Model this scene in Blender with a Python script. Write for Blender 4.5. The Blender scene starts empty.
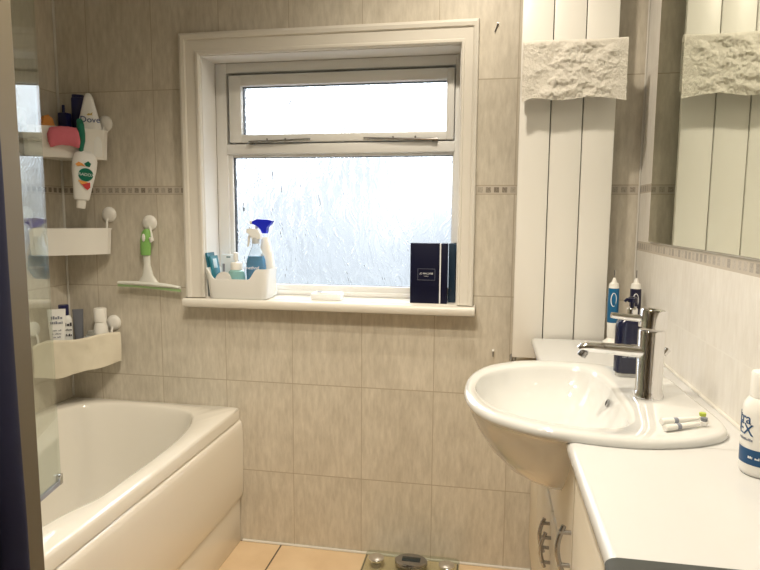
import bpy, bmesh, math, random
from math import sin, cos, pi, radians as R, floor, sqrt
from mathutils import Vector as V, Matrix as M, noise
random.seed(7)
SC = bpy.context.scene
COL = SC.collection

# ------------------------------------------------------------------ mesh helpers
def new(): return bmesh.new()

def tf(bm, verts, mat):
    if mat is not None:
        bmesh.ops.transform(bm, matrix=mat, verts=verts)

def box(bm, x0, x1, y0, y1, z0, z1, bev=0.0, seg=2, mat=None):
    g = bmesh.ops.create_cube(bm, size=1.0)
    vs = g['verts']
    for v in vs:
        v.co = V(((x0+x1)/2+v.co.x*(x1-x0), (y0+y1)/2+v.co.y*(y1-y0), (z0+z1)/2+v.co.z*(z1-z0)))
    if bev > 0:
        es = list({e for v in vs for e in v.link_edges})
        r = bmesh.ops.bevel(bm, geom=es, offset=bev, segments=seg, profile=0.5, affect='EDGES')
        vs = list({v for f in r['faces'] for v in f.verts} | {v for v in vs if v.is_valid})
    tf(bm, vs, mat)
    return bm

def loft(bm, rings, cap0=True, cap1=True, closed=True, loop=False):
    vr = [[bm.verts.new(p) for p in ring] for ring in rings]
    n = len(vr[0])
    pairs = list(zip(vr[:-1], vr[1:]))
    if loop: pairs.append((vr[-1], vr[0]))
    for a, b in pairs:
        for i in range(n if closed else n-1):
            j = (i+1) % n
            try: bm.faces.new((a[i], a[j], b[j], b[i]))
            except ValueError: pass
    if not loop and closed:
        if cap0: bm.faces.new(list(reversed(vr[0])))
        if cap1: bm.faces.new(vr[-1])
    return [v for ring in vr for v in ring]

def lathe(bm, prof, c=(0, 0, 0), seg=28, mat=None, sx=1.0, sy=1.0):
    rings = [[V((c[0]+max(r, 1e-5)*cos(2*pi*i/seg)*sx, c[1]+max(r, 1e-5)*sin(2*pi*i/seg)*sy, c[2]+z)) for i in range(seg)] for r, z in prof]
    vs = loft(bm, rings)
    tf(bm, vs, mat)
    return bm

def tube(bm, pts, r, seg=12, sq=1.0):
    pts = [V(p) for p in pts]
    n = len(pts)
    rs = r if isinstance(r, (list, tuple)) else [r]*n
    rings = []
    up = None
    for i, p in enumerate(pts):
        t = (pts[min(i+1, n-1)]-pts[max(i-1, 0)]).normalized()
        if up is None:
            up = V((0, 0, 1)) if abs(t.z) < 0.9 else V((0, 1, 0))
        s = t.cross(up).normalized(); u = s.cross(t).normalized(); up = u
        rings.append([p+s*(rs[i]*cos(2*pi*k/seg))+u*(rs[i]*sq*sin(2*pi*k/seg)) for k in range(seg)])
    loft(bm, rings)
    return bm

def prism(bm, poly, a, b, axis='Z', mat=None):
    def P(p, t):
        if axis == 'Z': return V((p[0], p[1], t))
        if axis == 'Y': return V((p[0], t, p[1]))
        return V((t, p[0], p[1]))
    vs = loft(bm, [[P(p, a) for p in poly], [P(p, b) for p in poly]])
    tf(bm, vs, mat)
    return bm

def rrect(cx, cy, hx, hy, r, n=6):
    out = []
    for qx, qy, a0 in ((1, 1, 0), (-1, 1, 90), (-1, -1, 180), (1, -1, 270)):
        for k in range(n+1):
            a = R(a0+90*k/n)
            out.append((cx+qx*(hx-r)+r*cos(a), cy+qy*(hy-r)+r*sin(a)))
    return out

def crom(pts, n, closed=True):
    m = len(pts); out = []
    for i in range(m):
        p0, p1, p2, p3 = (V((*pts[(i+k) % m], 0)) for k in (-1, 0, 1, 2))
        for k in range(n):
            t = k/n
            q = 0.5*((2*p1)+(p2-p0)*t+(2*p0-5*p1+4*p2-p3)*t*t+(3*p1-p0-3*p2+p3)*t**3)
            out.append((q.x, q.y))
    return out

def finish(bm, name, mat, parent=None, off=V((0, 0, 0)), ang=38):
    bmesh.ops.recalc_face_normals(bm, faces=bm.faces)
    if off.length > 0:
        bmesh.ops.translate(bm, verts=bm.verts, vec=-off)
    me = bpy.data.meshes.new(name)
    bm.to_mesh(me); bm.free()
    for p in me.polygons: p.use_smooth = True
    me.set_sharp_from_angle(angle=R(ang))
    me.materials.append(mat)
    o = bpy.data.objects.new(name, me)
    COL.objects.link(o)
    if parent: o.parent = parent
    return o

def tag(o, label, cat, group=None):
    o['label'] = label; o['category'] = cat
    if group: o['group'] = group
    return o

OFF = {}
def thing(name, loc, label, cat, group=None):
    o = bpy.data.objects.new(name, None); COL.objects.link(o)
    o.empty_display_size = 0.02
    o.location = loc
    OFF[o] = V(loc)
    return tag(o, label, cat, group)

def part(t, name, bm, mat, label=None, ang=38):
    """a part in world coordinates, stored relative to its thing"""
    off = OFF[t]
    o = finish(bm, name, mat, t, off, ang)
    OFF[o] = off
    if label: o['label'] = label
    return o

def struct(name, bm, mat, ang=38):
    o = finish(bm, name, mat, None, V((0, 0, 0)), ang)
    o['kind'] = 'structure'; OFF[o] = V((0, 0, 0))
    return o

def text_bm(body, size, mat, depth=0.0004, bend=None):
    cu = bpy.data.curves.new('lettering', 'FONT'); cu.body = body; cu.size = size; cu.extrude = depth
    cu.align_x = 'CENTER'; cu.align_y = 'CENTER'; cu.resolution_u = 3
    to = bpy.data.objects.new('lettering', cu); COL.objects.link(to)
    dg = bpy.context.evaluated_depsgraph_get(); dg.update()
    me = bpy.data.meshes.new_from_object(to.evaluated_get(dg))
    bm = new(); bm.from_mesh(me)
    bpy.data.objects.remove(to); bpy.data.curves.remove(cu); bpy.data.meshes.remove(me)
    if bend:  # wrap round a vertical cylinder: x -> angle
        r, a0, cx, cy, cz = bend
        for v in bm.verts:
            a = a0+v.co.x/r; rr = r+v.co.z
            v.co = V((cx+rr*cos(a), cy+rr*sin(a), cz+v.co.y))
    else:
        bmesh.ops.transform(bm, matrix=mat, verts=bm.verts)
    return bm

def facing(p, n, up=(0, 0, 1)):
    """matrix that stands text up at p looking along n"""
    n = V(n).normalized(); u = V(up); x = u.cross(n).normalized(); y = n.cross(x)
    return M.Translation(p) @ M((x, y, n)).transposed().to_4x4()

def marks_bm(w, h, m, seed, bend=None):
    # a row of small print too small to read: short strokes only
    rnd = random.Random(seed); bm = new(); x = -w/2
    while x < w/2-h*.3:
        d = h*rnd.uniform(.25, .6); hh = h*rnd.uniform(.5, 1.0)
        if rnd.random() > .18: box(bm, x, x+d, -h/2, -h/2+hh, 0, .0005)
        x += d+h*.18
    if bend:
        r, a0, cx, cy, cz = bend
        for v in bm.verts:
            a = a0+v.co.x/r; rr = r+v.co.z
            v.co = V((cx+rr*cos(a), cy+rr*sin(a), cz+v.co.y))
    else: bmesh.ops.transform(bm, matrix=m, verts=bm.verts)
    return bm

def rotz(c, a): return M.Translation(c) @ M.Rotation(a, 4, 'Z') @ M.Translation(-V(c))
def rot(c, a, ax): return M.Translation(c) @ M.Rotation(a, 4, ax) @ M.Translation(-V(c))

# ------------------------------------------------------------------ materials
def mat(name, col, rough=0.5, metal=0.0, bump=None, spec=0.5, coat=0.0, trans=0.0, ior=1.45, var=0.0, vscale=20, alpha=1.0, sheen=0.0):
    m = bpy.data.materials.new(name); m.use_nodes = True
    nt = m.node_tree; b = nt.nodes['Principled BSDF']
    b.inputs['Base Color'].default_value = (*col, 1); b.inputs['Roughness'].default_value = rough
    b.inputs['Metallic'].default_value = metal; b.inputs['Specular IOR Level'].default_value = spec
    b.inputs['Coat Weight'].default_value = coat; b.inputs['Transmission Weight'].default_value = trans
    b.inputs['IOR'].default_value = ior; b.inputs['Sheen Weight'].default_value = sheen
    if var > 0:
        n = nt.nodes.new('ShaderNodeTexNoise'); n.inputs['Scale'].default_value = vscale; n.inputs['Detail'].default_value = 4
        mx = nt.nodes.new('ShaderNodeMix'); mx.data_type = 'RGBA'
        mx.inputs[6].default_value = (*[c*(1-var) for c in col], 1); mx.inputs[7].default_value = (*[min(1, c*(1+var)) for c in col], 1)
        g = nt.nodes.new('ShaderNodeNewGeometry'); nt.links.new(g.outputs['Position'], n.inputs['Vector'])
        nt.links.new(n.outputs['Fac'], mx.inputs[0]); nt.links.new(mx.outputs[2], b.inputs['Base Color'])
    if bump:
        sc, st, dist = bump
        n = nt.nodes.new('ShaderNodeTexNoise'); n.inputs['Scale'].default_value = sc; n.inputs['Detail'].default_value = 3
        g = nt.nodes.new('ShaderNodeNewGeometry'); nt.links.new(g.outputs['Position'], n.inputs['Vector'])
        bp = nt.nodes.new('ShaderNodeBump'); bp.inputs['Strength'].default_value = st; bp.inputs['Distance'].default_value = dist
        nt.links.new(n.outputs['Fac'], bp.inputs['Height']); nt.links.new(bp.outputs['Normal'], b.inputs['Normal'])
    return m

class NB:
    """tiny node builder"""
    def __init__(s, m): s.nt = m.node_tree
    def n(s, t): return s.nt.nodes.new(t)
    def put(s, v, sock):
        if isinstance(v, (int, float)): sock.default_value = v
        elif isinstance(v, tuple): sock.default_value = v
        else: s.nt.links.new(v, sock)
    def m(s, op, a, b=0.0, c=0.0):
        x = s.n('ShaderNodeMath'); x.operation = op
        s.put(a, x.inputs[0]); s.put(b, x.inputs[1]); s.put(c, x.inputs[2])
        return x.outputs[0]
    def mix(s, f, a, b):
        x = s.n('ShaderNodeMix'); x.data_type = 'RGBA'
        s.put(f, x.inputs[0]); s.put(a, x.inputs[6]); s.put(b, x.inputs[7])
        return x.outputs[2]
    def xyz(s, x, y, z):
        c = s.n('ShaderNodeCombineXYZ'); s.put(x, c.inputs[0]); s.put(y, c.inputs[1]); s.put(z, c.inputs[2]); return c.outputs[0]

def tile_wall(name, axis, u0, borders, c1, c2, grout, sq1=(0.20, 0.17, 0.135), sq2=(0.46, 0.415, 0.35)):
    m = bpy.data.materials.new(name); m.use_nodes = True
    b = NB(m); pb = m.node_tree.nodes['Principled BSDF']
    g = b.n('ShaderNodeNewGeometry'); sp = b.n('ShaderNodeSeparateXYZ'); b.put(g.outputs['Position'], sp.inputs[0])
    u = sp.outputs[axis]; z = sp.outputs[2]
    W, H = 0.2583, 0.3442
    uu = b.m('DIVIDE', b.m('SUBTRACT', u, u0), W); fu = b.m('FRACT', uu); iu = b.m('FLOOR', uu)
    z2 = b.m('SUBTRACT', z, b.m('MULTIPLY', b.m('GREATER_THAN', z, 1.3328), 0.0288))
    zz = b.m('DIVIDE', b.m('SUBTRACT', z2, 0.286), H); fz = b.m('FRACT', zz); iz = b.m('FLOOR', zz)
    eu = b.m('MULTIPLY', b.m('MINIMUM', fu, b.m('SUBTRACT', 1.0, fu)), W)
    ez = b.m('MULTIPLY', b.m('MINIMUM', fz, b.m('SUBTRACT', 1.0, fz)), H)
    gr = b.m('MAXIMUM', b.m('LESS_THAN', eu, 0.0013), b.m('LESS_THAN', ez, 0.0016))
    wn = b.n('ShaderNodeTexWhiteNoise'); wn.noise_dimensions = '3D'; b.put(b.xyz(iu, iz, 0.0), wn.inputs['Vector'])
    def nz(su, sz, det, seed):
        t = b.n('ShaderNodeTexNoise'); t.inputs['Detail'].default_value = det; t.inputs['Scale'].default_value = 1.0; t.inputs['Roughness'].default_value = .65
        b.put(b.xyz(b.m('MULTIPLY', u, su), b.m('MULTIPLY', z, sz), b.m('MULTIPLY_ADD', wn.outputs['Value'], 37.0, seed)), t.inputs['Vector'])
        return t.outputs['Fac']
    f1 = nz(75, 16, 5, 0.0); f2 = nz(12, 5, 3, 9.0)
    f = b.m('ADD', b.m('MULTIPLY', b.m('SUBTRACT', f1, 0.5), 1.8), b.m('MULTIPLY', b.m('SUBTRACT', f2, 0.5), 1.0))
    f = b.m('ADD', b.m('ADD', f, 0.5), b.m('MULTIPLY', b.m('SUBTRACT', wn.outputs['Value'], 0.5), 0.12))
    cl = b.n('ShaderNodeClamp'); b.put(f, cl.inputs[0]); f = cl.outputs[0]
    col = b.mix(f, (*c1, 1), (*c2, 1))
    col = b.mix(gr, col, (*grout, 1))
    for (za, zb_) in borders:
        zm = (za+zb_)/2
        ins = b.m('LESS_THAN', b.m('ABSOLUTE', b.m('SUBTRACT', z, zm)), (zb_-za)/2)
        su = b.m('DIVIDE', u, 0.0268); fs = b.m('FRACT', su); isq = b.m('FLOOR', su)
        wq = b.n('ShaderNodeTexWhiteNoise'); wq.noise_dimensions = '1D'; b.put(isq, wq.inputs['W'])
        sq = b.m('MULTIPLY', b.m('LESS_THAN', b.m('ABSOLUTE', b.m('SUBTRACT', fs, 0.5)), 0.31),
                 b.m('LESS_THAN', b.m('ABSOLUTE', b.m('SUBTRACT', z, zm)), 0.0088))
        fine = b.n('ShaderNodeTexNoise'); fine.inputs['Scale'].default_value = 260; b.put(g.outputs['Position'], fine.inputs['Vector'])
        ff = b.m('MULTIPLY_ADD', b.m('SUBTRACT', fine.outputs['Fac'], 0.5), 2.5, wq.outputs['Value'])
        fc = b.n('ShaderNodeClamp'); b.put(ff, fc.inputs[0])
        sc_ = b.mix(fc.outputs[0], (*sq1, 1), (*sq2, 1))
        line = b.m('GREATER_THAN', b.m('ABSOLUTE', b.m('SUBTRACT', z, zm)), (zb_-za)/2-0.0012)
        bc = b.mix(sq, (0.56, 0.51, 0.44, 1), sc_)
        bc = b.mix(line, bc, (*grout, 1))
        col = b.mix(ins, col, bc)
    b.put(col, pb.inputs['Base Color'])
    pb.inputs['Roughness'].default_value = 0.34
    bp = b.n('ShaderNodeBump'); bp.inputs['Strength'].default_value = 0.25; bp.inputs['Distance'].default_value = 0.002
    hgt = b.m('SUBTRACT', b.m('MULTIPLY', f1, 0.35), gr)
    b.put(hgt, bp.inputs['Height']); b.put(bp.outputs['Normal'], pb.inputs['Normal'])
    return m

TB = (1.3184, 1.3472)
T_back = tile_wall('tile_back', 0, 0.647, [TB], (0.50, 0.455, 0.375), (0.705, 0.655, 0.56), (0.43, 0.37, 0.28))
T_left = tile_wall('tile_left', 1, -0.10, [TB], (0.50, 0.455, 0.375), (0.705, 0.655, 0.56), (0.46, 0.40, 0.31))
T_right_lit = tile_wall('tile_right_lit', 1, -0.217, [TB, (1.1385, 1.1705)], (0.74, 0.71, 0.66), (0.87, 0.85, 0.81), (0.84, 0.82, 0.77), (0.32, 0.29, 0.26), (0.55, 0.51, 0.46))  # same tile made paler: light falling on the right wall is in the colours

def floor_mat():
    m = bpy.data.materials.new('floor_tile'); m.use_nodes = True
    b = NB(m); pb = m.node_tree.nodes['Principled BSDF']
    g = b.n('ShaderNodeNewGeometry'); sp = b.n('ShaderNodeSeparateXYZ'); b.put(g.outputs['Position'], sp.inputs[0])
    fx = b.m('FRACT', b.m('DIVIDE', b.m('SUBTRACT', sp.outputs[0], 0.855), 0.333)); fy = b.m('FRACT', b.m('DIVIDE', b.m('ADD', sp.outputs[1], 0.335), 0.333))
    ex = b.m('MULTIPLY', b.m('MINIMUM', fx, b.m('SUBTRACT', 1.0, fx)), 0.333); ey = b.m('MULTIPLY', b.m('MINIMUM', fy, b.m('SUBTRACT', 1.0, fy)), 0.333)
    gr = b.m('LESS_THAN', b.m('MINIMUM', ex, ey), 0.003)
    n = b.n('ShaderNodeTexNoise'); n.inputs['Scale'].default_value = 9; n.inputs['Detail'].default_value = 6; b.put(g.outputs['Position'], n.inputs['Vector'])
    c = b.mix(n.outputs['Fac'], (0.62, 0.44, 0.26, 1), (0.84, 0.66, 0.44, 1))
    b.put(b.mix(gr, c, (0.09, 0.065, 0.045, 1)), pb.inputs['Base Color'])
    pb.inputs['Roughness'].default_value = 0.4
    return m

def pane_mat():
    m = bpy.data.materials.new('obscured_glass'); m.use_nodes = True
    nt = m.node_tree; b = NB(m); nt.nodes.remove(nt.nodes['Principled BSDF'])
    out = nt.nodes['Material Output']
    gl = b.n('ShaderNodeBsdfGlass'); gl.inputs['IOR'].default_value = 1.5; gl.inputs['Roughness'].default_value = 0.03
    gl.inputs['Color'].default_value = (0.97, 0.985, 1, 1)
    g = b.n('ShaderNodeNewGeometry'); sp = b.n('ShaderNodeSeparateXYZ'); b.put(g.outputs['Position'], sp.inputs[0])
    n = b.n('ShaderNodeTexNoise'); n.inputs['Scale'].default_value = 1.0; n.inputs['Detail'].default_value = 2.0; n.inputs['Distortion'].default_value = 1.2
    b.put(b.xyz(b.m('MULTIPLY', sp.outputs[0], 25), 0.0, b.m('MULTIPLY', sp.outputs[2], 11)), n.inputs['Vector'])
    vo = b.n('ShaderNodeTexVoronoi'); vo.feature = 'SMOOTH_F1'; vo.inputs['Scale'].default_value = 1.0
    b.put(b.xyz(b.m('MULTIPLY', sp.outputs[0], 34), 0.0, b.m('MULTIPLY', sp.outputs[2], 15)), vo.inputs['Vector'])
    h = b.m('ADD', n.outputs['Fac'], b.m('MULTIPLY', vo.outputs['Distance'], 0.5))
    bp = b.n('ShaderNodeBump'); bp.inputs['Strength'].default_value = 1.0; bp.inputs['Distance'].default_value = 0.018
    b.put(h, bp.inputs['Height']); b.put(bp.outputs['Normal'], gl.inputs['Normal'])
    b.put(gl.outputs[0], out.inputs['Surface'])
    return m

def clear_pane(name, tint=(0.93, 0.97, 0.95), base=0.03):
    m = bpy.data.materials.new(name); m.use_nodes = True
    nt = m.node_tree; b = NB(m); nt.nodes.remove(nt.nodes['Principled BSDF'])
    out = nt.nodes['Material Output']
    tr = b.n('ShaderNodeBsdfTransparent'); tr.inputs['Color'].default_value = (*tint, 1)
    go = b.n('ShaderNodeBsdfGlossy'); go.inputs['Roughness'].default_value = 0.0
    lw = b.n('ShaderNodeLayerWeight'); lw.inputs['Blend'].default_value = 0.5
    f = b.m('ADD', base, b.m('MULTIPLY', b.m('POWER', lw.outputs['Facing'], 3.0), 0.95))
    mx = b.n('ShaderNodeMixShader'); b.put(f, mx.inputs[0]); b.put(tr.outputs[0], mx.inputs[1]); b.put(go.outputs[0], mx.inputs[2])
    b.put(mx.outputs[0], out.inputs['Surface'])
    return m

FLOOR = floor_mat(); PANE = pane_mat(); SCREEN = clear_pane('screen_glass', base=0.075)
PLATE = clear_pane('scale_glass', (0.90, 0.93, 0.89), 0.05)
UPVC = mat('white_upvc', (0.80, 0.80, 0.78), 0.3)
GASKET = mat('black_gasket', (0.02, 0.025, 0.03), 0.5)
WOOD = mat('white_gloss_paint', (0.74, 0.71, 0.645), 0.32, var=0.02)
REVEAL = mat('reveal_paint', (0.82, 0.81, 0.78), 0.45)
CEIL = mat('ceiling_paint', (0.8, 0.78, 0.74), 0.8)
ACRYL = mat('bath_acrylic', (0.84, 0.81, 0.74), 0.10, coat=0.4)
PANEL = mat('bath_panel', (0.86, 0.82, 0.74), 0.26, coat=0.4)
CERAM = mat('white_ceramic', (0.70, 0.705, 0.69), 0.06, coat=0.6)
COUNT = mat('white_laminate', (0.62, 0.625, 0.62), 0.22, var=0.015, vscale=6)
CAB = mat('cream_cabinet', (0.84, 0.78, 0.66), 0.35)
CHROME = mat('chrome', (0.83, 0.83, 0.84), 0.05, 1.0)
STEEL = mat('dark_chrome', (0.42, 0.42, 0.43), 0.2, 1.0)
RADI = mat('radiator_enamel', (0.87, 0.855, 0.81), 0.35)
DARK = mat('gap_shade_paint', (0.03, 0.03, 0.03), 0.6)
MIRR = mat('mirror_silver', (0.84, 0.87, 0.79), 0.0, 1.0)
TOWEL = mat('cream_terry', (0.84, 0.80, 0.72), 0.95, bump=(420, 0.9, 0.004), sheen=0.3)
CLOTH = mat('cream_flannel', (0.78, 0.72, 0.58), 0.95, bump=(500, 0.7, 0.003), sheen=0.3)
WPLAS = mat('white_plastic', (0.84, 0.83, 0.79), 0.3)
WPLAS2 = mat('white_plastic_translucent', (0.86, 0.87, 0.86), 0.3)
NAVY = mat('navy_plastic', (0.012, 0.014, 0.085), 0.3)
ROBE = mat('navy_cloth', (0.004, 0.005, 0.028), 0.95, var=0.2, vscale=30)
DOORP = mat('door_paint', (0.13, 0.11, 0.075), 0.5)
PINK = mat('pink_sponge', (0.72, 0.18, 0.24), 0.8, bump=(300, 0.6, 0.003))
GREEN = mat('dark_green_plastic', (0.005, 0.16, 0.10), 0.35)
ORANGE = mat('orange_sponge', (0.70, 0.30, 0.08), 0.85, bump=(250, 0.8, 0.004))
RED = mat('red_print', (0.55, 0.05, 0.05), 0.5)
ORPR = mat('orange_print', (0.85, 0.38, 0.10), 0.5)
BLACKP = mat('black_print', (0.03, 0.03, 0.04), 0.5)
GREYP = mat('grey_print', (0.25, 0.27, 0.33), 0.5)
BLUEP = mat('blue_print', (0.05, 0.10, 0.28), 0.5)
GOLD = mat('gold_print', (0.55, 0.42, 0.15), 0.4)
WPRINT = mat('white_print', (0.85, 0.87, 0.9), 0.5)
LGREEN = mat('light_green_plastic', (0.24, 0.50, 0.14), 0.4)
PALEG = mat('pale_green_rubber', (0.33, 0.50, 0.24), 0.5)
SQW = mat('squeegee_white', (0.74, 0.75, 0.70), 0.35)
TEAL = mat('teal_card', (0.015, 0.13, 0.19), 0.4)
LBLUE = mat('pale_blue_card', (0.62, 0.78, 0.86), 0.5)
MINT = mat('mint_gel', (0.34, 0.62, 0.60), 0.15, trans=0.3)
BLUEL = mat('blue_liquid', (0.01, 0.30, 0.62), 0.1, trans=0.1)
CLEARP = mat('clear_plastic', (0.9, 0.95, 0.97), 0.08, trans=0.9, ior=1.1)
BLUEH = mat('blue_trigger', (0.01, 0.02, 0.55), 0.35)
NBOX = mat('navy_card', (0.004, 0.005, 0.024), 0.5, spec=0.25)
NBOX2 = mat('navy_teal_card', (0.01, 0.03, 0.06), 0.4)
TBLUE = mat('toothbrush_blue', (0.006, 0.12, 0.28), 0.3)
TBLACK = mat('toothbrush_black', (0.015, 0.015, 0.04), 0.3)
SOAP = mat('dark_bottle', (0.008, 0.010, 0.035), 0.18, coat=0.3)
MBLUE = mat('bottle_blue_band', (0.01, 0.07, 0.19), 0.35)
CHAR = mat('charcoal', (0.055, 0.06, 0.058), 0.5)
GREYT = mat('grey_tube', (0.18, 0.19, 0.22), 0.4)
WHITESIL = mat('white_sealant', (0.70, 0.68, 0.63), 0.4)
LCD = mat('lcd_screen', (0.02, 0.03, 0.035), 0.15)
HALLP = mat('hall_paint', (0.6, 0.56, 0.5), 0.8)

XR = 2.073; ZC = 0.853; SILL = 0.943; YN = -1.98; CH = 2.35
# ------------------------------------------------------------------ room shell
bm = new(); box(bm, -0.1, XR+0.1, -3.6, 0.25, -0.08, 0.0); struct('floor', bm, FLOOR)
bm = new(); box(bm, -0.1, XR+0.1, -3.6, 0.25, CH, CH+0.08); struct('ceiling', bm, CEIL)
bm = new(); box(bm, -0.1, 0, YN-0.1, 0.25, 0, CH); struct('wall_left', bm, T_left)
bm = new(); box(bm, XR, XR+0.1, YN-0.1, 0.25, 0, CH); struct('wall_right', bm, T_right_lit)
OX0, OX1, OZ0, OZ1 = 0.577, 1.497, 0.905, 1.805
bm = new()
box(bm, 0, OX0, 0, 0.25, 0, CH); box(bm, OX1, XR, 0, 0.25, 0, CH)
box(bm, OX0, OX1, 0, 0.25, 0, OZ0); box(bm, OX0, OX1, 0, 0.25, OZ1, CH)
struct('wall_back', bm, T_back)
DX0, DX1 = 0.90, 1.735
bm = new(); box(bm, 0, DX0, YN-0.1, YN, 0, CH); box(bm, DX1, XR, YN-0.1, YN, 0, CH); box(bm, DX0, DX1, YN-0.1, YN, 2.05, CH)
struct('wall_front', bm, HALLP)
bm = new(); box(bm, -0.1, 0.3, -3.6, YN-0.1, 0, CH); struct('wall_hallway_left', bm, HALLP)
bm = new(); box(bm, XR, XR+0.1, -3.6, YN-0.1, 0, CH); struct('wall_hallway_right', bm, HALLP)
bm = new(); box(bm, 0.3, XR, -3.6, -3.5, 0, CH); struct('wall_hallway_end', bm, HALLP)
# white sealant bead down the corner, along the bath and along the floor
bm = new()
tube(bm, [(0.004, -0.004, 0.535), (0.004, -0.004, CH-0.002)], 0.0045, 8)
struct('trim_1', bm, WHITESIL)
bm = new(); tube(bm, [(0.70, -0.003, 0.003), (1.775, -0.003, 0.003)], 0.005, 8); struct('trim_2', bm, WHITESIL)
bm = new(); tube(bm, [(XR-0.003, -0.003, 0.87), (XR-0.003, -0.003, CH-0.002)], 0.003, 8); struct('trim_3', bm, WHITESIL)

# ------------------------------------------------------------------ window
bm = new()   # moulded casing, mitred: loft profile along three sides
def casing_ring(t, depth):
    # t = distance outwards from the opening
    return [V((OX0-t, depth, SILL)), V((OX0-t, depth, OZ1+t)), V((OX1+t*0.75, depth, OZ1+t)), V((OX1+t*0.75, depth, SILL))]
prof = [(0.0, 0.0), (0.0, -0.014), (0.004, -0.018), (0.012, -0.018), (0.015, -0.014), (0.050, -0.016), (0.053, -0.022), (0.064, -0.025), (0.072, -0.022), (0.075, -0.014), (0.075, 0.0)]
rings = [casing_ring(t, d) for t, d in prof]
vr = [[bm.verts.new(p) for p in ring] for ring in rings]
for a in range(len(vr)-1):
    for i in range(3):
        bm.faces.new((vr[a][i], vr[a][i+1], vr[a+1][i+1], vr[a+1][i]))
bm.faces.new([v[0] for v in vr]); bm.faces.new([v[3] for v in vr][::-1])
struct('trim_4', bm, WOOD, ang=25)
# reveal lining
bm = new()
box(bm, OX0, OX0+0.003, 0.0, 0.105, SILL, OZ1); box(bm, OX1-0.003, OX1, 0.0, 0.105, SILL, OZ1); box(bm, OX0+0.003, OX1-0.003, 0.0, 0.105, OZ1-0.003, OZ1)
struct('trim_5', bm, REVEAL)
win = struct('window_1', box(new(), OX0+0.001, OX1-0.001, 0.105, 0.165, OZ0, 0.9445), UPVC)
def frame_bm(x0, x1, z0, z1, y0, y1, wl, wr, wb, wt, bev=0.004):
    bm = new()
    box(bm, x0, x0+wl, y0, y1, z0, z1, bev); box(bm, x1-wr, x1, y0, y1, z0, z1, bev)
    if wb: box(bm, x0+wl-.002, x1-wr+.002, y0+.0005, y1-.0005, z0, z0+wb, bev)
    if wt: box(bm, x0+wl-.002, x1-wr+.002, y0+.0005, y1-.0005, z1-wt, z1, bev)
    return bm
fr = part(win, 'window_frame', frame_bm(OX0+.003, OX1-.003, 0.9445, OZ1-.003, 0.105, 0.165, .044, .022, .016, .036), UPVC)
bm = new()
box(bm, OX0+.045, OX1-.022, 0.102, 0.160, 1.470, 1.508, 0.004)            # transom
part(win, 'transom', bm, UPVC)
part(win, 'glazing_bead', frame_bm(OX0+.045, OX1-.024, 0.958, 1.472, 0.114, 0.150, .018, .006, .026, .012, .003), UPVC)
part(win, 'light_block', frame_bm(OX0+.003, OX1-.003, 1.500, OZ1-.003, 0.152, 0.164, .075, .045, .028, .062, 0), UPVC)  # backing ring added to block daylight leaking round the sash
part(win, 'sash', frame_bm(0.636, 1.470, 1.512, 1.757, 0.096, 0.150, .048, .027, .030, .040, .005), UPVC)
part(win, 'gasket', frame_bm(0.681, 1.446, 1.539, 1.720, 0.118, 0.140, .005, .003, .004, .005, 0), GASKET)
part(win, 'gasket', frame_bm(0.637, 1.470, 0.980, 1.464, 0.124, 0.142, .006, .004, .005, .006, 0), GASKET)
bm = new(); box(bm, 0.684, 1.444, 0.126, 0.132, 1.541, 1.718); part(win, 'pane', bm, PANE)
bm = new(); box(bm, 0.640, 1.468, 0.131, 0.137, 0.982, 1.462); part(win, 'pane', bm, PANE)
for xa, xb in ((0.715, 0.95), (1.415, 1.15)):
    bm = new()
    tube(bm, [(xa, 0.092, 1.513), (xa+(xb-xa)*.45, 0.09, 1.516), (xb, 0.093, 1.522)], [0.0055, 0.004, 0.003], 8)
    box(bm, min(xa, xa+.02*(1 if xb > xa else -1)), max(xa, xa+.02*(1 if xb > xa else -1)), 0.088, 0.104, 1.505, 1.518, 0.002)
    st = part(win, 'stay', bm, STEEL, 'dark metal window stay')
    bm = new()
    for k in (.3, .6): lathe(bm, [(0.003, 0), (0.003, 0.012)], (xa+(xb-xa)*k, 0.092, 1.514), 8)
    part(st, 'peg', bm, STEEL)
bm = new()  # sill with rounded nose
nose = [(-0.055, 0.912), (-0.058, 0.918), (-0.060, 0.928), (-0.058, 0.937), (-0.052, 0.9425), (-0.045, SILL), (0.105, SILL), (0.105, 0.909), (0, 0.909), (-0.048, 0.909)]
prism(bm, [p for p in nose if p[0] <= 0.0] + [(0, SILL)], 0.509, 1.560, 'X')
box(bm, OX0+.001, OX1-.001, -0.002, 0.105, 0.909, SILL)
part(win, 'window_sill', bm, WOOD, ang=50)

# ------------------------------------------------------------------ bath
bath = thing('bathtub', (0.35, -0.87, 0), 'white acrylic bathtub along the left wall with a bulging side panel', 'bathtub')
Y0b, Y1b = -0.003, -1.72
NB_ = 120
def ray_poly(poly, c, a):
    d = V((cos(a), sin(a))); best = None
    n = len(poly)
    for i in range(n):
        p = V(poly[i])-V(c); q = V(poly[(i+1) % n])-V(c); e = q-p
        den = d.x*e.y-d.y*e.x
        if abs(den) < 1e-12: continue
        t = (p.x*e.y-p.y*e.x)/den; s = (p.x*d.y-p.y*d.x)/den
        if t > 0 and -1e-6 <= s <= 1+1e-6 and (best is None or t < best): best = t
    return (c[0]+d.x*best, c[1]+d.y*best)
cb = (0.33, -0.80)
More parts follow.
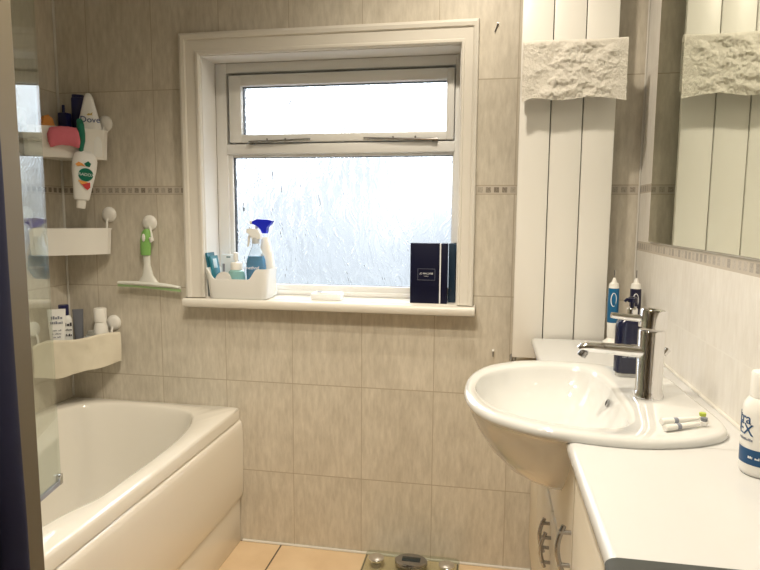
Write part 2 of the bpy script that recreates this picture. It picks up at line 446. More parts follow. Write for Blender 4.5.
# inner opening, wavy beside the shower end
inn = crom([(0.06, -0.20), (0.10, -0.10), (0.19, -0.062), (0.32, -0.055), (0.45, -0.065), (0.545, -0.10), (0.60, -0.19), (0.632, -0.33), (0.642, -0.48), (0.642, -0.64), (0.641, -0.74), (0.634, -0.785), (0.616, -0.835), (0.606, -0.885), (0.600, -0.96), (0.597, -1.05),
            (0.597, -1.25), (0.590, -1.45), (0.555, -1.58), (0.45, -1.64), (0.25, -1.645), (0.11, -1.60), (0.06, -1.48), (0.05, -1.2), (0.05, -0.9), (0.05, -0.5)], 6)
outer = rrect(0.3515, (Y0b+Y1b)/2, 0.3495, (Y0b-Y1b)/2, 0.012, 3)
angs = [2*pi*k/NB_ for k in range(NB_)]
# put exact corner angles in
for p in ((0.701, Y0b), (0.701, Y1b), (0.002, Y0b), (0.002, Y1b)):
    a = math.atan2(p[1]-cb[1], p[0]-cb[0]) % (2*pi)
    k = min(range(len(angs)), key=lambda i: abs(angs[i]-a)); angs[k] = a
O = [ray_poly(outer, cb, a) for a in angs]; I = [ray_poly(inn, cb, a) for a in angs]
def inset(P, s, dx=0.0): return [(cb[0]+(x-cb[0])*s+dx, cb[1]+(y-cb[1])*(1-(1-s)*0.75)) for x, y in P]
def ins_abs(P, d):
    out = []
    for x, y in P:
        v = V((x-cb[0], y-cb[1])); L = v.length; v = v*((L-d)/L); out.append((cb[0]+v.x, cb[1]+v.y))
    return out
ring = lambda P, z: [V((x, y, z)) for x, y in P]
bm = new()
loft(bm, [ring(ins_abs(O, .03), 0.487), ring(O, 0.487), ring(O, 0.518), ring(ins_abs(O, .004), 0.527), ring(ins_abs(O, .011), 0.531), ring(ins_abs(I, -.012), 0.531), ring(ins_abs(I, -.004), 0.529), ring(I, 0.524), ring(ins_abs(I, .006), 0.512),
          ring(inset(I, 0.955), 0.46), ring(inset(I, 0.91), 0.36), ring(inset(I, 0.86), 0.25), ring(inset(I, 0.79), 0.17), ring(inset(I, 0.68), 0.132), ring(inset(I, 0.5), 0.122), ring(inset(I, 0.02), 0.120)], cap0=False)
part(bath, 'tub', bm, ACRYL, ang=60)
bm = new()
prism(bm, [(0.66, 0.4865), (0.688, 0.4858), (0.697, 0.4825), (0.7035, 0.4745), (0.7072, 0.460), (0.709, 0.435), (0.709, 0.30), (0.705, 0.20), (0.698, 0.178), (0.66, 0.176)], Y0b-.001, Y1b, 'Y')
part(bath, 'side_panel', bm, PANEL, ang=50)
bm = new(); box(bm, 0.655, 0.692, Y1b, Y0b-.001, 0.0, 0.173, 0.002); part(bath, 'plinth', bm, PANEL)

# ------------------------------------------------------------------ shower screen, swung a little inwards over the bath
SA = R(11.6)
gx, gy = 0.516, -0.735       # free edge
dirv = V((sin(SA), -cos(SA), 0)); nrm = V((cos(SA), sin(SA), 0))
Ls = 0.80
scr = thing('shower_screen', (gx, gy, 0.545), 'clear glass shower screen standing over the bath, mirroring the window', 'shower screen')
MS = M.Translation((gx, gy, 0)) @ M((dirv, nrm, V((0, 0, 1)))).transposed().to_4x4()
bm = new()
vs = [bm.verts.new(MS @ V((a, b, c))) for a in (0, Ls) for b in (-.003, .003) for c in (0.556, 2.05)]
bmesh.ops.convex_hull(bm, input=vs); part(scr, 'pane', bm, SCREEN)
bm = new(); box(bm, 0.0, Ls, -.004, .004, 0.545, 0.556, mat=MS); part(scr, 'bottom_seal', bm, mat('grey_seal', (0.35, 0.36, 0.42), 0.3))
bm = new(); box(bm, -0.004, 0.010, -.007, .007, 0.545, 0.572, .002, mat=MS); part(scr, 'corner_clip', bm, CHROME)
bm = new(); box(bm, Ls-.012, Ls+.012, -.012, .012, 0.545, 2.05, .003, mat=MS); part(scr, 'hinge_profile', bm, CHROME)

# ------------------------------------------------------------------ suction cups and corner baskets
def disc_on(bm, p, n, r, th=0.014):
    n = V(n); z = n; x = V((0, 0, 1)).cross(z).normalized(); y = z.cross(x)
    mt = M.Translation(p) @ M((x, y, z)).transposed().to_4x4()
    lathe(bm, [(r, 0), (r, .003), (r*.93, .007), (r*.75, th*.85), (r*.4, th), (0, th+.001)], (0, 0, 0), 28, mt)
    return bm

def basket(z0, z1, leg, bow, label, cupz, rim=True):
    t = thing('corner_basket', (0.1, -0.1, z0), label, 'basket', 'white corner baskets on suction cups')
    g = 0.022     # gap from the walls
    def outline(s, legk=leg):
        L = legk-s; a = g+s
        pts = [(a, -a), (L, -a)]
        # bowed front from (L,-a-.03) round to (a+.03,-L)
        p0, p2 = V((L, -a-.018)), V((a+.018, -L))
        mid = (p0+p2)/2+V((bow, -bow))
        for k in range(13):
            u = k/12; q = p0*(1-u)**2+mid*2*u*(1-u)+p2*u*u
            pts.append((q.x, q.y))
        pts.append((a, -L))
        return pts
    th = .0035
    low = leg-.007
    bm = new()
    loft(bm, [ring(outline(0, low), z0), ring(outline(0), z1-.006), ring(outline(-.002), z1-.005), ring(outline(-.002), z1), ring(outline(th), z1), ring(outline(th, low), z0+.004)])
    part(t, 'tray', bm, WPLAS, ang=30)
    for wall in ('back', 'left'):
        c = V((.193, -.001, cupz)) if wall == 'back' else V((.001, -.195, cupz))
        n = (0, -1, 0) if wall == 'back' else (1, 0, 0)
        bm = new(); disc_on(bm, c, n, 0.029); cup = part(t, 'suction_cup', bm, WPLAS)
        bm = new(); nn = V(n)
        tube(bm, [c+nn*.012+V((0, 0, -.015)), c+nn*.018+V((0, 0, -.03)), c+nn*.021+V((0, 0, z1-cupz-.02))], .0045, 8)
        part(cup, 'hook', bm, WPLAS)
    return t
basket(1.442, 1.548, 0.214, 0.012, 'white corner basket highest on the tiled wall, holding bath bottles', 1.577)
basket(1.097, 1.193, 0.212, 0.012, 'empty white corner basket, the middle one of three', 1.243)
basket(0.690, 0.776, 0.222, 0.012, 'lowest white corner basket, wrapped in a cream cloth', 0.832)

# things in the top basket
ZT = 1.4465
def bottle_tapered(bm, c, zs, sx, rotation=0.0, n=32, lean=None):
    rings = []
    for z, a, b in zs:
        rg = []
        for k in range(n):
            th = 2*pi*k/n; ex = 0.75
            x = a*math.copysign(abs(cos(th))**ex, cos(th)); y = b*math.copysign(abs(sin(th))**ex, sin(th))
            rg.append(V((c[0]+x*cos(rotation)-y*sin(rotation), c[1]+x*sin(rotation)+y*cos(rotation), z)))
        rings.append(rg)
    vs = loft(bm, rings); tf(bm, vs, lean)
    return bm
FA = R(33)      # turn towards the doorway
tocam = V((sin(FA), -cos(FA), 0))
cD = (0.165, -0.053)
t = thing('shower_bottle', (*cD, ZT), 'white tapered bottle with gold bird mark standing in the top basket', 'bottle')
ln = rot(V((*cD, ZT)), R(3), 'Y')
bm = new(); bottle_tapered(bm, cD, [(ZT, .038, .02), (ZT+.01, .043, .024), (ZT+.06, .044, .026), (ZT+.11, .040, .024), (ZT+.17, .026, .019), (ZT+.215, .015, .014), (ZT+.228, .009, .009), (ZT+.231, .002, .002)], 1, FA)
part(t, 'body', bm, WPLAS2, ang=60)
pD = V((*cD, ZT+.134))+tocam*.0225
part(t, 'lettering', text_bm('Dove', .030, facing(pD+V((.004, 0, 0)), tocam)), BLUEP)
bm = new()
mt = facing(pD+V((.004, 0, .021)), tocam)
prism(bm, [(-.011, -.003), (-.004, .002), (.002, .001), (.010, .006), (.006, -.001), (.009, -.005), (.001, -.004), (-.005, -.006)], 0, .0006, 'Z', mt); part(t, 'emblem', bm, GOLD)
bm = new()
t = thing('shower_bottle', (0.108, -0.032, ZT), 'tall dark blue flat bottle behind the white tapered bottle', 'bottle')
bottle_tapered(bm, (0.108, -0.032), [(ZT, .024, .014), (ZT+.215, .024, .014), (ZT+.220, .022, .012)], 1, FA); part(t, 'body', bm, NAVY)
bm = new(); bottle_tapered(bm, (0.108, -0.032), [(ZT+.2205, .021, .012), (ZT+.229, .021, .012), (ZT+.231, .019, .010)], 1, FA); part(t, 'cap', bm, NAVY)
t = thing('toiletry_pot', (0.075, -0.060, ZT), 'short dark blue pot with a thin stick in the top basket', 'pot')
bm = new(); box(bm, .055, .090, -.078, -.046, ZT, ZT+.162, .004); part(t, 'pot', bm, NAVY)
bm = new(); tube(bm, [(.068, -.062, ZT+.15), (.0685, -.062, ZT+.190)], .005, 10); part(t, 'stick', bm, NAVY)
bm = new()
bmesh.ops.create_icosphere(bm, subdivisions=4, radius=1.0)
for v in bm.verts:
    f = 1+0.10*noise.noise(v.co*3)
    v.co = V((0.070+v.co.x*.026*f, -.150+v.co.y*.03*f, ZT+.075+v.co.z*.066*f))
o = finish(bm, 'bath_sponge', ORANGE); tag(o, 'orange sponge at the left end of the top basket, behind the glass', 'sponge')

# pink sponge lying over the front rim of the top basket
bm = new()
ax = V((cos(FA), sin(FA), 0)); cP = V((0.130, -0.1245, 1.512))
rings = []
for k in range(17):
    u = -1+2*k/16
    c = cP+ax*(u*.052-.010)+V((0, 0, -.010*u*u+.004))
    r = .034*(1-.28*(1-u*u)**.5*0.5)*min(1, (1.02-abs(u))*6)**.5
    r = max(r, .004)
    rings.append([c+tocam*(r*.62*cos(2*pi*j/24))+V((0, 0, r*1.12*sin(2*pi*j/24))) for j in range(24)])
loft(bm, rings)
for v in bm.verts: v.co += (v.co-cP).normalized()*.0025*noise.noise(v.co*70)
bmesh.ops.translate(bm, verts=bm.verts, vec=tocam*.022)
o = finish(bm, 'bath_sponge', PINK, ang=70); tag(o, 'pink sponge lying over the front edge of the top basket', 'sponge')

# upside-down gel bottle hung from the basket by its green hook
def XF(px, py, Yv):
    return px
cR = V((0.181, -0.108, 0))
t = thing('shower_gel_bottle', (cR.x, cR.y, 1.30), 'upside-down white gel bottle hanging by a green hook below the top basket', 'bottle')
ln = M.Translation((0, 0, -.022)) @ rot(V((cR.x, cR.y, 1.47)), R(-7), tocam)
bm = new(); bottle_tapered(bm, cR, [(1.315, .022, .014), (1.32, .026, .017), (1.36, .031, .02), (1.42, .040, .022), (1.455, .041, .021), (1.478, .034, .015), (1.488, .018, .008)], 1, FA, lean=ln)
part(t, 'body', bm, WPLAS2, ang=60)
bm = new(); bottle_tapered(bm, cR, [(1.285, .013, .010), (1.288, .015, .012), (1.315, .016, .012)], 1, FA, lean=ln); part(t, 'cap', bm, WPLAS)
pb_ = V((cR.x, cR.y, 0))+tocam*.0225
def decal(poly, z, dx, m, name='emblem', lift=0.0):
    bm = new(); prism(bm, poly, 0, .0012, 'Z', ln @ facing(pb_+tocam*lift+V((dx*cos(FA), dx*sin(FA), z)), tocam)); return part(t, name, bm, m)
circ = lambda r, s=1.0: [(r*cos(2*pi*k/24), r*s*sin(2*pi*k/24)) for k in range(24)]
decal(circ(.024, .95), 1.405, .008, GREEN)
decal([(-.018, 0), (-.008, .010), (.004, .006), (.014, -.004), (.002, -.002), (-.01, -.006)], 1.437, -.010, ORPR, lift=.0004)
decal([(0, .012), (.010, .004), (.006, -.008), (-.006, -.006), (-.012, .002)], 1.441, .012, GREEN, lift=.0003)
decal([(-.02, .006), (.012, .002), (.014, -.006), (-.006, -.010)], 1.378, .004, ORPR, lift=.0003)
decal([(-.014, .002), (.012, .012), (.014, -.006), (.006, -.016), (-.004, -.010)], 1.368, .012, RED, lift=.0005)
part(t, 'lettering', text_bm('RADOX', .0145, ln @ facing(pb_+V((.010*cos(FA), .010*sin(FA), 1.405))+tocam*.0014, tocam)), WPRINT)
bm = new()
hk = [(0, 0.012, 1.462), (0, 0.015, 1.475), (0.004, .019, 1.50), (.004, .023, 1.525), (.002, .024, 1.555), (0, .014, 1.568), (0, -.002, 1.562), (0, -.006, 1.545)]
pts = [V((cR.x, cR.y, 0))+ax*(a-.012)+tocam*(b-.010)+V((0, 0, z)) for a, b, z in hk]
tube(bm, pts, [.007, .0085, .011, .0125, .0125, .011, .008, .005], 12); part(t, 'hook', bm, GREEN, 'dark green hook')

# ------------------------------------------------------------------ things in the lowest basket
ZL = 0.6945
def tube_pack(name, c, h, w, label, m, capm, top_wide=True, letters=None, cap_h=.02, lm=BLUEP):
    t = thing(name, (*c, ZL), label, 'tube')
    bm = new(); rings = []
    for k in range(9):
        u = k/8; z = ZL+cap_h+(h-cap_h)*u
        a = w*(.72+.28*u); b = .017*(1-u)+.0022*u
        rg = [(a*cos(2*pi*j/24), b*sin(2*pi*j/24)) for j in range(24)]
        rings.append([V((c[0]+x*cos(FA)-y*sin(FA), c[1]+x*sin(FA)+y*cos(FA), z)) for x, y in rg])
    loft(bm, rings); part(t, 'body', bm, m, ang=60)
    bm = new(); lathe(bm, [(w*.66, 0), (w*.7, .003), (w*.7, cap_h)], (*c, ZL), 24); part(t, 'cap', bm, capm)
    if letters:
        for s, dz, sz in letters:
            yb = .017*(1-(dz-cap_h)/(h-cap_h))+.0022
            mt = facing(V((c[0], c[1], ZL+dz))+tocam*(yb+.0012), tocam)
            part(t, 'print', marks_bm(s, sz, mt, dz), lm)
    return t
tube_pack('cream_tube', (.069, -.156), .208, .030, 'white tube with dark lettering at the left of the lowest basket', WPLAS2, WPLAS,
          letters=[(.036, .178, .012), (.042, .160, .010), (.026, .132, .006), (.030, .120, .006), (.024, .108, .006)], lm=GREYP)
c = (.058, -.104)
t = thing('lotion_bottle', (*c, ZL), 'white bottle with a navy cap beside the white tube', 'bottle')
bm = new(); bottle_tapered(bm, c, [(ZL, .024, .016), (ZL+.004, .027, .018), (ZL+.160, .027, .018), (ZL+.174, .021, .015), (ZL+.178, .015, .012)], 1, FA); part(t, 'body', bm, WPLAS2)
bm = new(); lathe(bm, [(.0175, 0), (.0175, .036), (.016, .039)], (c[0], c[1], ZL+.178), 24); part(t, 'cap', bm, NAVY)
for s, dz, sz in ((.024, .145, .013), (.026, .125, .007), (.022, .105, .009)):
    part(t, 'print', marks_bm(s, sz, facing(V((*c, ZL+dz))+tocam*.0184+ax*.013, tocam), dz), BLACKP)
tube_pack('cream_tube', (.074, -.048), .192, .019, 'grey tube with a pale crimped end behind the navy-capped bottle', GREYT, WPLAS)
c = (.166, -.045)
t = thing('deodorant_bottle', (*c, ZL), 'plain white waisted bottle at the right of the lowest basket', 'bottle')
bm = new(); lathe(bm, [(.024, 0), (.027, .004), (.027, .10), (.025, .125), (.021, .140), (.0195, .146)], (*c, ZL), 28); part(t, 'body', bm, WPLAS)
bm = new(); lathe(bm, [(.0195, 0), (.022, .002), (.023, .05), (.021, .053), (.001, .054)], (c[0], c[1], ZL+.146), 28); part(t, 'cap', bm, WPLAS)
c = (.152, -.084)
t = thing('soap_pot', (*c, ZL), 'small translucent pot just left of the waisted white bottle', 'pot')
bm = new(); lathe(bm, [(.017, 0), (.019, .003), (.019, .10), (.012, .112), (.012, .118)], (*c, ZL), 24); part(t, 'body', bm, CLEARP)

# cream cloth hung round the lowest basket
bm = new()
leg = .222
path = []
p0, p2 = V((leg+.007, -.028)), V((.028, -leg-.007)); mid = (p0+p2)/2+V((.022, -.022))
for k in range(61):
    u = k/60; q = p0*(1-u)**2+mid*2*u*(1-u)+p2*u*u
    tg = ((mid-p0)*(1-u)+(p2-mid)*u).normalized(); nn = V((-tg.y, tg.x)); nn = nn if nn.dot(V((1, -1))) > 0 else -nn
    path.append((q, nn, u))
prof_n = 40
rings = []
for q, nn, u in path:
    zt = .786+.010*(1-u)+.004*sin(u*9)-.012*max(0, u-.85)/.15
    zb = .668+.016*(1-u)**2*1.4+.002*sin(u*14+1)-.011*max(0, min(1, (u-.40)/.35))*max(0, min(1, (1.02-u)/.25))
    pr = []
    nf = 18
    for k in range(nf): pr.append((.0085, zb+(zt-zb)*k/(nf-1)))
    for k in range(1, 6): a = pi*k/6; pr.append((.001+.0075*cos(a), zt+.006*sin(a)))
    for k in range(6): pr.append((-.0065, zt-(.03)*k/5))
    for k in range(5): pr.append((-.0045+0.0*k, zt-.03+(.03)*k/4))
    for k in range(nf): pr.append((.0015, zt-.002-(zt-zb-.004)*k/(nf-1)))
    rg = []
    for j, (d, z) in enumerate(pr):
        dd = d
        if d > .004: dd = d+.0035*noise.noise(V((u*9, z*22, 3)))+.0012*noise.noise(V((u*60, z*160, 7)))+.004*max(0, sin((u*2.2+z*9)*3.0))
        pnt = q+nn*(dd+.0035 if d > 0 else d)
        rg.append(V((pnt.x, pnt.y, z)))
    rings.append(rg)
loft(bm, rings)
o = finish(bm, 'flannel_cloth', CLOTH, ang=70); tag(o, 'cream cloth hung over the front of the lowest corner basket', 'cloth')

# ------------------------------------------------------------------ squeegee and its hook
t = thing('suction_hook', (.358, -.001, 1.213), 'white round suction hook holding the squeegee', 'hook')
bm = new(); disc_on(bm, V((.358, -.001, 1.213)), (0, -1, 0), .029); part(t, 'suction_cup', bm, WPLAS)
bm = new(); tube(bm, [(.364, -.012, 1.20), (.370, -.016, 1.17), (.378, -.02, 1.150), (.380, -.036, 1.146), (.380, -.040, 1.160)], .005, 8); part(t, 'hook', bm, WPLAS)
t = thing('squeegee', (.372, -.03, 0.985), 'white and green squeegee hanging on the wall left of the window', 'squeegee')
def strip(pts, wd, th=.014):
    b2 = new(); rings = []
    for (x, y, z), w in zip(pts, wd):
        rings.append([V((x+w*cos(a), y+th*sin(a), z)) for a in [2*pi*j/16 for j in range(16)]])
    loft(b2, rings); return b2
part(t, 'handle', strip([(.360, -.030, .995), (.358, -.028, 1.02), (.356, -.027, 1.06), (.356, -.028, 1.11), (.356, -.030, 1.15), (.357, -.030, 1.175)], [.040, .022, .013, .015, .019, .017], .009), SQW, ang=60)
part(t, 'grip', strip([(.354, -.030, 1.095), (.355, -.031, 1.12), (.356, -.032, 1.15), (.359, -.031, 1.180), (.362, -.029, 1.192)], [.019, .0215, .021, .016, .006], .0115), LGREEN, 'green grip', ang=60)
bm = new(); lathe(bm, [(.0075, 0), (.0075, .004), (.006, .005)], (0, 0, 0), 20, facing((.357, -.0440, 1.160), (0, -1, 0)) @ M.Diagonal((.8, 1.9, 1, 1)).to_4x4()); part(t, 'button', bm, WPLAS)
bm = new(); tube(bm, [(.238, -.031, .990), (.29, -.03, .990), (.37, -.03, .988), (.44, -.031, .983), (.488, -.031, .978)], [.008, .010, .013, .010, .007], 12, .75); part(t, 'head', bm, SQW)
bm = new()
prism(bm, [(.236, .985), (.30, .984), (.37, .980), (.44, .975), (.490, .971), (.489, .962), (.44, .966), (.37, .971), (.30, .975), (.237, .976)], -.034, -.029, 'Y'); part(t, 'blade', bm, PALEG, 'pale green rubber blade')

# ------------------------------------------------------------------ on the window sill
def sill_box():
    t = thing('storage_basket', (.69, .02, SILL), 'white plastic basket with a wavy rim at the left of the sill', 'basket')
    cx, cy, hx, hy = .712, .010, .121, .056
    rings = []
    def hz(x, y):
        fx = abs(x-.695)/hx
        s = max(0, min(1, (fx-.52)/.30)); s = s*s*(3-2*s)
        return SILL+.072+.038*s
    N = 12
    def per(sc):
        base = rrect(cx, cy, hx*sc, hy*sc, .022, N)
        out = []
        for i in range(len(base)):      # densify the long edges
            a, b = V(base[i]), V(base[(i+1) % len(base)])
            m = max(1, int((b-a).length/.006))
            for k in range(m): q = a+(b-a)*k/m; out.append((q.x, q.y))
        return out
    base = per(1.0)
    sc = lambda s: [(cx+(x-cx)*s, cy+(y-cy)*s) for x, y in base]
    bm = new()
    top = lambda s, dz: [V((cx+(x-cx)*s, cy+(y-cy)*s, hz(x, y)+dz)) for x, y in base]
    loft(bm, [ring(sc(.86), SILL), ring(sc(.90), SILL+.004), top(1.0, -.004), top(1.008, 0), top(.975, 0), top(.965, -.004), ring(sc(.87), SILL+.006), ring(sc(.8), SILL+.005)])
    part(t, 'tray', bm, WPLAS2, ang=50)
sill_box()
ZB = SILL+.0065
# card packs
for i, (xa, lab, m_) in enumerate(((.604, 'dark teal flat card pack leaning at the left end of the sill basket', TEAL), (.616, 'second teal flat pack, just right of the leaning dark teal one', mat('teal_card_lighter', (.03, .20, .27), .4)))):
    t = thing('card_pack', (xa, .03, ZB), lab, 'packet')
    bm = new(); box(bm, xa-.004, xa+.004, -.005, .055, ZB, ZB+.158-.012*i, .001, mat=rot(V((xa, .03, ZB)), R(-9), 'Y')); part(t, 'sleeve', bm, m_)
    bm = new(); box(bm, xa-.0042, xa+.0042, .01, .04, ZB+.10, ZB+.135, .0005, mat=rot(V((xa, .03, ZB)), R(-9), 'Y')); part(t, 'label_panel', bm, LBLUE)
t = thing('carton_box', (.65, .038, ZB), 'pale blue and white box standing at the back of the sill basket', 'box')
bm = new(); box(bm, .622, .676, .030, .046, ZB, ZB+.150, .001); part(t, 'carton', bm, mat('pale_carton', (.72, .80, .86), .5))
bm = new(); box(bm, .628, .637, .0290, .0300, ZB+.03, ZB+.115, 0); part(t, 'print', bm, GREYP)
bm = new(); box(bm, .644, .660, .0290, .0300, ZB+.138, ZB+.142, 0); part(t, 'print', bm, TEAL)
t = thing('pot_lid', (.655, .0, ZB), 'rounded white pot lid at the front of the sill basket', 'lid')
bm = new(); lathe(bm, [(.026, 0), (.030, .004), (.030, .018), (.027, .022), (.001, .023)], (0, 0, 0), 28, M.Translation((.655, -.012, ZB+.056)) @ M.Rotation(R(72), 4, 'X')); part(t, 'lid', bm, mat('lid_grey', (.62, .60, .57), .4))
c = (.692, .010)
t = thing('pump_bottle', (*c, ZB), 'mint green bottle with a white pump in the sill basket', 'bottle')
bm = new(); lathe(bm, [(.028, 0), (.031, .004), (.031, .075), (.028, .090), (.018, .098), (.014, .100)], (*c, ZB), 28); part(t, 'body', bm, MINT)
bm = new(); lathe(bm, [(.022, 0), (.022, .022), (.020, .026), (.006, .028), (.006, .04)], (c[0], c[1], ZB+.096), 28); part(t, 'collar', bm, WPLAS)
bm = new(); lathe(bm, [(.007, 0), (.009, .002), (.009, .026), (.006, .029), (.001, .03)], (c[0]-.002, c[1], ZB+.13), 20); part(t, 'nozzle', bm, WPLAS2)
# clear spray bottle with blue liquid
c = (.766, .015)
t = thing('spray_bottle', (*c, ZB), 'clear spray bottle half full of blue liquid in the sill basket', 'bottle')
zs = [(0, .028, .018), (.006, .033, .022), (.08, .036, .024), (.11, .036, .024), (.135, .033, .022), (.165, .021, .016), (.185, .0125, .0125), (.195, .0115, .0115)]
bm = new(); bottle_tapered(bm, c, [(ZB+z, a, b) for z, a, b in zs], 1, 0); part(t, 'body', bm, CLEARP, ang=60)
bm = new(); bottle_tapered(bm, c, [(ZB+.003+z, a-.0025, b-.0025) for z, a, b in zs[:5]]+[(ZB+.147, .0265, .0185)], 1, 0); part(t, 'liquid', bm, BLUEL, ang=60)
bm = new(); lathe(bm, [(.014, 0), (.014, .018), (.012, .022)], (c[0], c[1], ZB+.192), 24); part(t, 'collar', bm, mat('grey_collar', (.45, .47, .48), .4))
bm = new()
prism(bm, [(.786, 1.158), (.788, 1.175), (.778, 1.191), (.755, 1.197), (.736, 1.195), (.733, 1.183), (.744, 1.175), (.752, 1.166), (.755, 1.157)], c[1]-.011, c[1]+.011, 'Y'); part(t, 'trigger_head', bm, WPLAS2)
bm = new(); tube(bm, [(.748, c[1], 1.177), (.740, c[1], 1.163), (.739, c[1], 1.145), (.735, c[1], 1.130)], [.006, .005, .0045, .003], 10); part(t, 'trigger', bm, WPLAS2)
part(t, 'lettering', text_bm('method', .017, facing((c[0]-.006, c[1]-.0245, ZB+.105), (0, -1, 0))), WPRINT)
# white spray bottle behind it, blue trigger
c = (.800, .058)
t = thing('spray_bottle', (*c, ZB), 'white spray bottle with a bright blue trigger head behind the clear one', 'bottle')
bm = new(); bottle_tapered(bm, c, [(ZB, .024, .016), (ZB+.006, .028, .02), (ZB+.11, .028, .02), (ZB+.15, .025, .018), (ZB+.19, .017, .014), (ZB+.215, .012, .012)], 1, 0, lean=rot(V((*c, ZB)), R(-4), 'Y')); part(t, 'body', bm, WPLAS, ang=60)
bm = new(); prism(bm, [(.738, 1.214), (.741, 1.222), (.76, 1.230), (.80, 1.228), (.818, 1.224), (.810, 1.212), (.797, 1.200), (.793, 1.178), (.778, 1.178), (.772, 1.192), (.760, 1.204)], c[1]-.013, c[1]+.013, 'Y'); part(t, 'trigger_head', bm, BLUEH, 'bright blue trigger head')
bm = new(); box(bm, .727, .742, c[1]-.008, c[1]+.008, 1.210, 1.224, .003); part(t, 'nozzle', bm, WPLAS)
bm = new(); tube(bm, [(.755, c[1], 1.206), (.748, c[1], 1.19), (.744, c[1], 1.165)], [.006, .005, .003], 10); part(t, 'trigger', bm, WPLAS)
bm = new(); box(bm, .777, .823, c[1]-.0215, c[1]-.0195, ZB+.045, ZB+.085, 0.0005); part(t, 'label_panel', bm, LBLUE)
# small white box
t = thing('trinket_box', (1.03, .02, SILL), 'small shallow white box lying in the middle of the sill', 'box')
bm = new(); box(bm, .975, 1.085, .004, .060, SILL, SILL+.022, .003); part(t, 'tray', bm, WPLAS2)
bm = new(); box(bm, .981, 1.079, .010, .054, SILL+.022, SILL+.026, .001); part(t, 'lid', bm, WPLAS)
bm = new(); box(bm, .995, 1.012, .018, .03, SILL+.026, SILL+.029, .001); part(t, 'tab', bm, GREYP)
# navy box
t = thing('gift_box', (1.39, .02, SILL), 'dark navy box with a framed pale mark at the right of the sill', 'box')
bm = new(); box(bm, 1.3345, 1.436, .004, .052, SILL, SILL+.209, .0008); part(t, 'carton', bm, NBOX)
bm = new(); box(bm, 1.436, 1.4405, .005, .051, SILL+.001, SILL+.208, 0); part(t, 'lining', bm, WPRINT, 'white inner edge')
bm = new(); box(bm, 1.4405, 1.462, .004, .052, SILL, SILL+.209, .0008); part(t, 'lid', bm, NBOX)
fc = V((1.391, .0036, SILL+.101))
bm = new()
for x0_, x1_, z0_, z1_ in ((-.030, .030, .0190, .0197), (-.030, .030, -.0197, -.0190), (-.030, -.0293, -.0197, .0197), (.0293, .030, -.0197, .0197)):
    box(bm, fc.x+x0_, fc.x+x1_, fc.y-.0003, fc.y+.0006, fc.z+z0_, fc.z+z1_)
part(t, 'emblem', bm, mat('pale_foil', (.22, .24, .30), .5))
part(t, 'lettering', text_bm('JO MALONE', .0085, facing(fc+V((0, 0, .003)), (0, -1, 0))), WPRINT)
part(t, 'lettering', text_bm('LONDON', .0035, facing(fc+V((0, 0, -.006)), (0, -1, 0))), WPRINT)
o = finish(box(new(), 1.4645, 1.4885, .040, .094, SILL, SILL+.208, .0008), 'gift_box', NBOX2)
tag(o, 'narrow dark teal-navy box tucked behind the navy box beside the casing', 'box')

# ------------------------------------------------------------------ radiator and towel
rad = thing('radiator', (1.83, -.04, .783), 'tall white flat-panel radiator on the wall right of the window', 'radiator')
RT = 2.12
for i in range(3):
    x0 = 1.6845+i*.0967
    bm = new(); box(bm, x0+.0015, x0+.0952, -.070, -.052, .783, RT, .003); part(rad, 'panel', bm, RADI)
bm = new(); box(bm, 1.695, 1.965, -.052, -.040, .80, RT-.02, .002); part(rad, 'shade_sheet', bm, DARK, 'dark sheet painted as shade behind the panels')  # near-black sheet added as painted shade in the gaps between panels
for z in (.87, 2.03):
    bm = new(); box(bm, 1.70, 1.96, -.040, -.012, z-.02, z+.02, .003); part(rad, 'header', bm, RADI)
for x in (1.72, 1.94):
    bm = new(); box(bm, x-.012, x+.012, -.012, -.0005, 1.90, 2.0, .001); part(rad, 'bracket', bm, STEEL)
bm = new(); lathe(bm, [(.008, 0), (.008, .02), (.011, .022), (.011, .04), (.007, .044)], (1.690, -.045, .745), 16); part(rad, 'valve', bm, STEEL)
bm = new()
tube(bm, [(1.694, -.112, 1.764), (1.986, -.112, 1.764)], .006, 12)
for x in (1.70, 1.95): tube(bm, [(x, -.0695, 1.764), (x, -.112, 1.764)], .005, 10)
part(rad, 'towel_bar', bm, STEEL)
# towel folded over the bar
bm = new(); rings = []
NX = 170
for i in range(NX+1):
    u = i/NX; x = 1.6885+(1.991-1.6885)*u
    zt = 1.7745+.0015*sin(u*7); zb = 1.600+.004*sin(u*11+.5)-.010*max(0, (abs(u-.5)-.40)/.1)*(1 if u < .5 else .6)
    pr = []
    nf = 60
    for k in range(nf): pr.append((-.1245, zb+(zt-.012-zb)*k/(nf-1), 1))
    for k in range(1, 8): a = pi*k/8; pr.append((-.112-.0125*cos(a), zt-.012+.012*sin(a), .5))
    zb2 = zb+.025
    for k in range(nf): pr.append((-.0995, zt-.012-(zt-.012-zb2)*k/(nf-1), .3))
    for k in range(nf): pr.append((-.1045, zb2+(zt-.022-zb2)*k/(nf-1), 0))
    for k in range(nf): pr.append((-.1185, zt-.022-(zt-.022-zb-.003)*k/(nf-1), 0))
    rg = []
    for y, z, f in pr:
        big = noise.noise(V((x*24, z*38, 1.3)))*.010 + noise.noise(V((x*70+z*50, z*85-x*30, 5.1)))*.0035 + noise.noise(V((x*130, z*150, 9.1)))*.0014
        band = .35+.65*min(1, max(0, (u-.10)/.1))*min(1, max(0, (.93-u)/.1))
        dy = -f*(big*band+0.0022*noise.noise(V((x*240, z*240, 2))))
        lim = .004 if f == 1 else .002
        rg.append(V((x+.0015*noise.noise(V((z*60, u*3, 8))), y+min(lim, dy), z)))
    rings.append(rg)
loft(bm, rings)
o = finish(bm, 'hand_towel', TOWEL, ang=80); tag(o, 'cream terry hand towel draped over the bar on the tall radiator', 'towel')

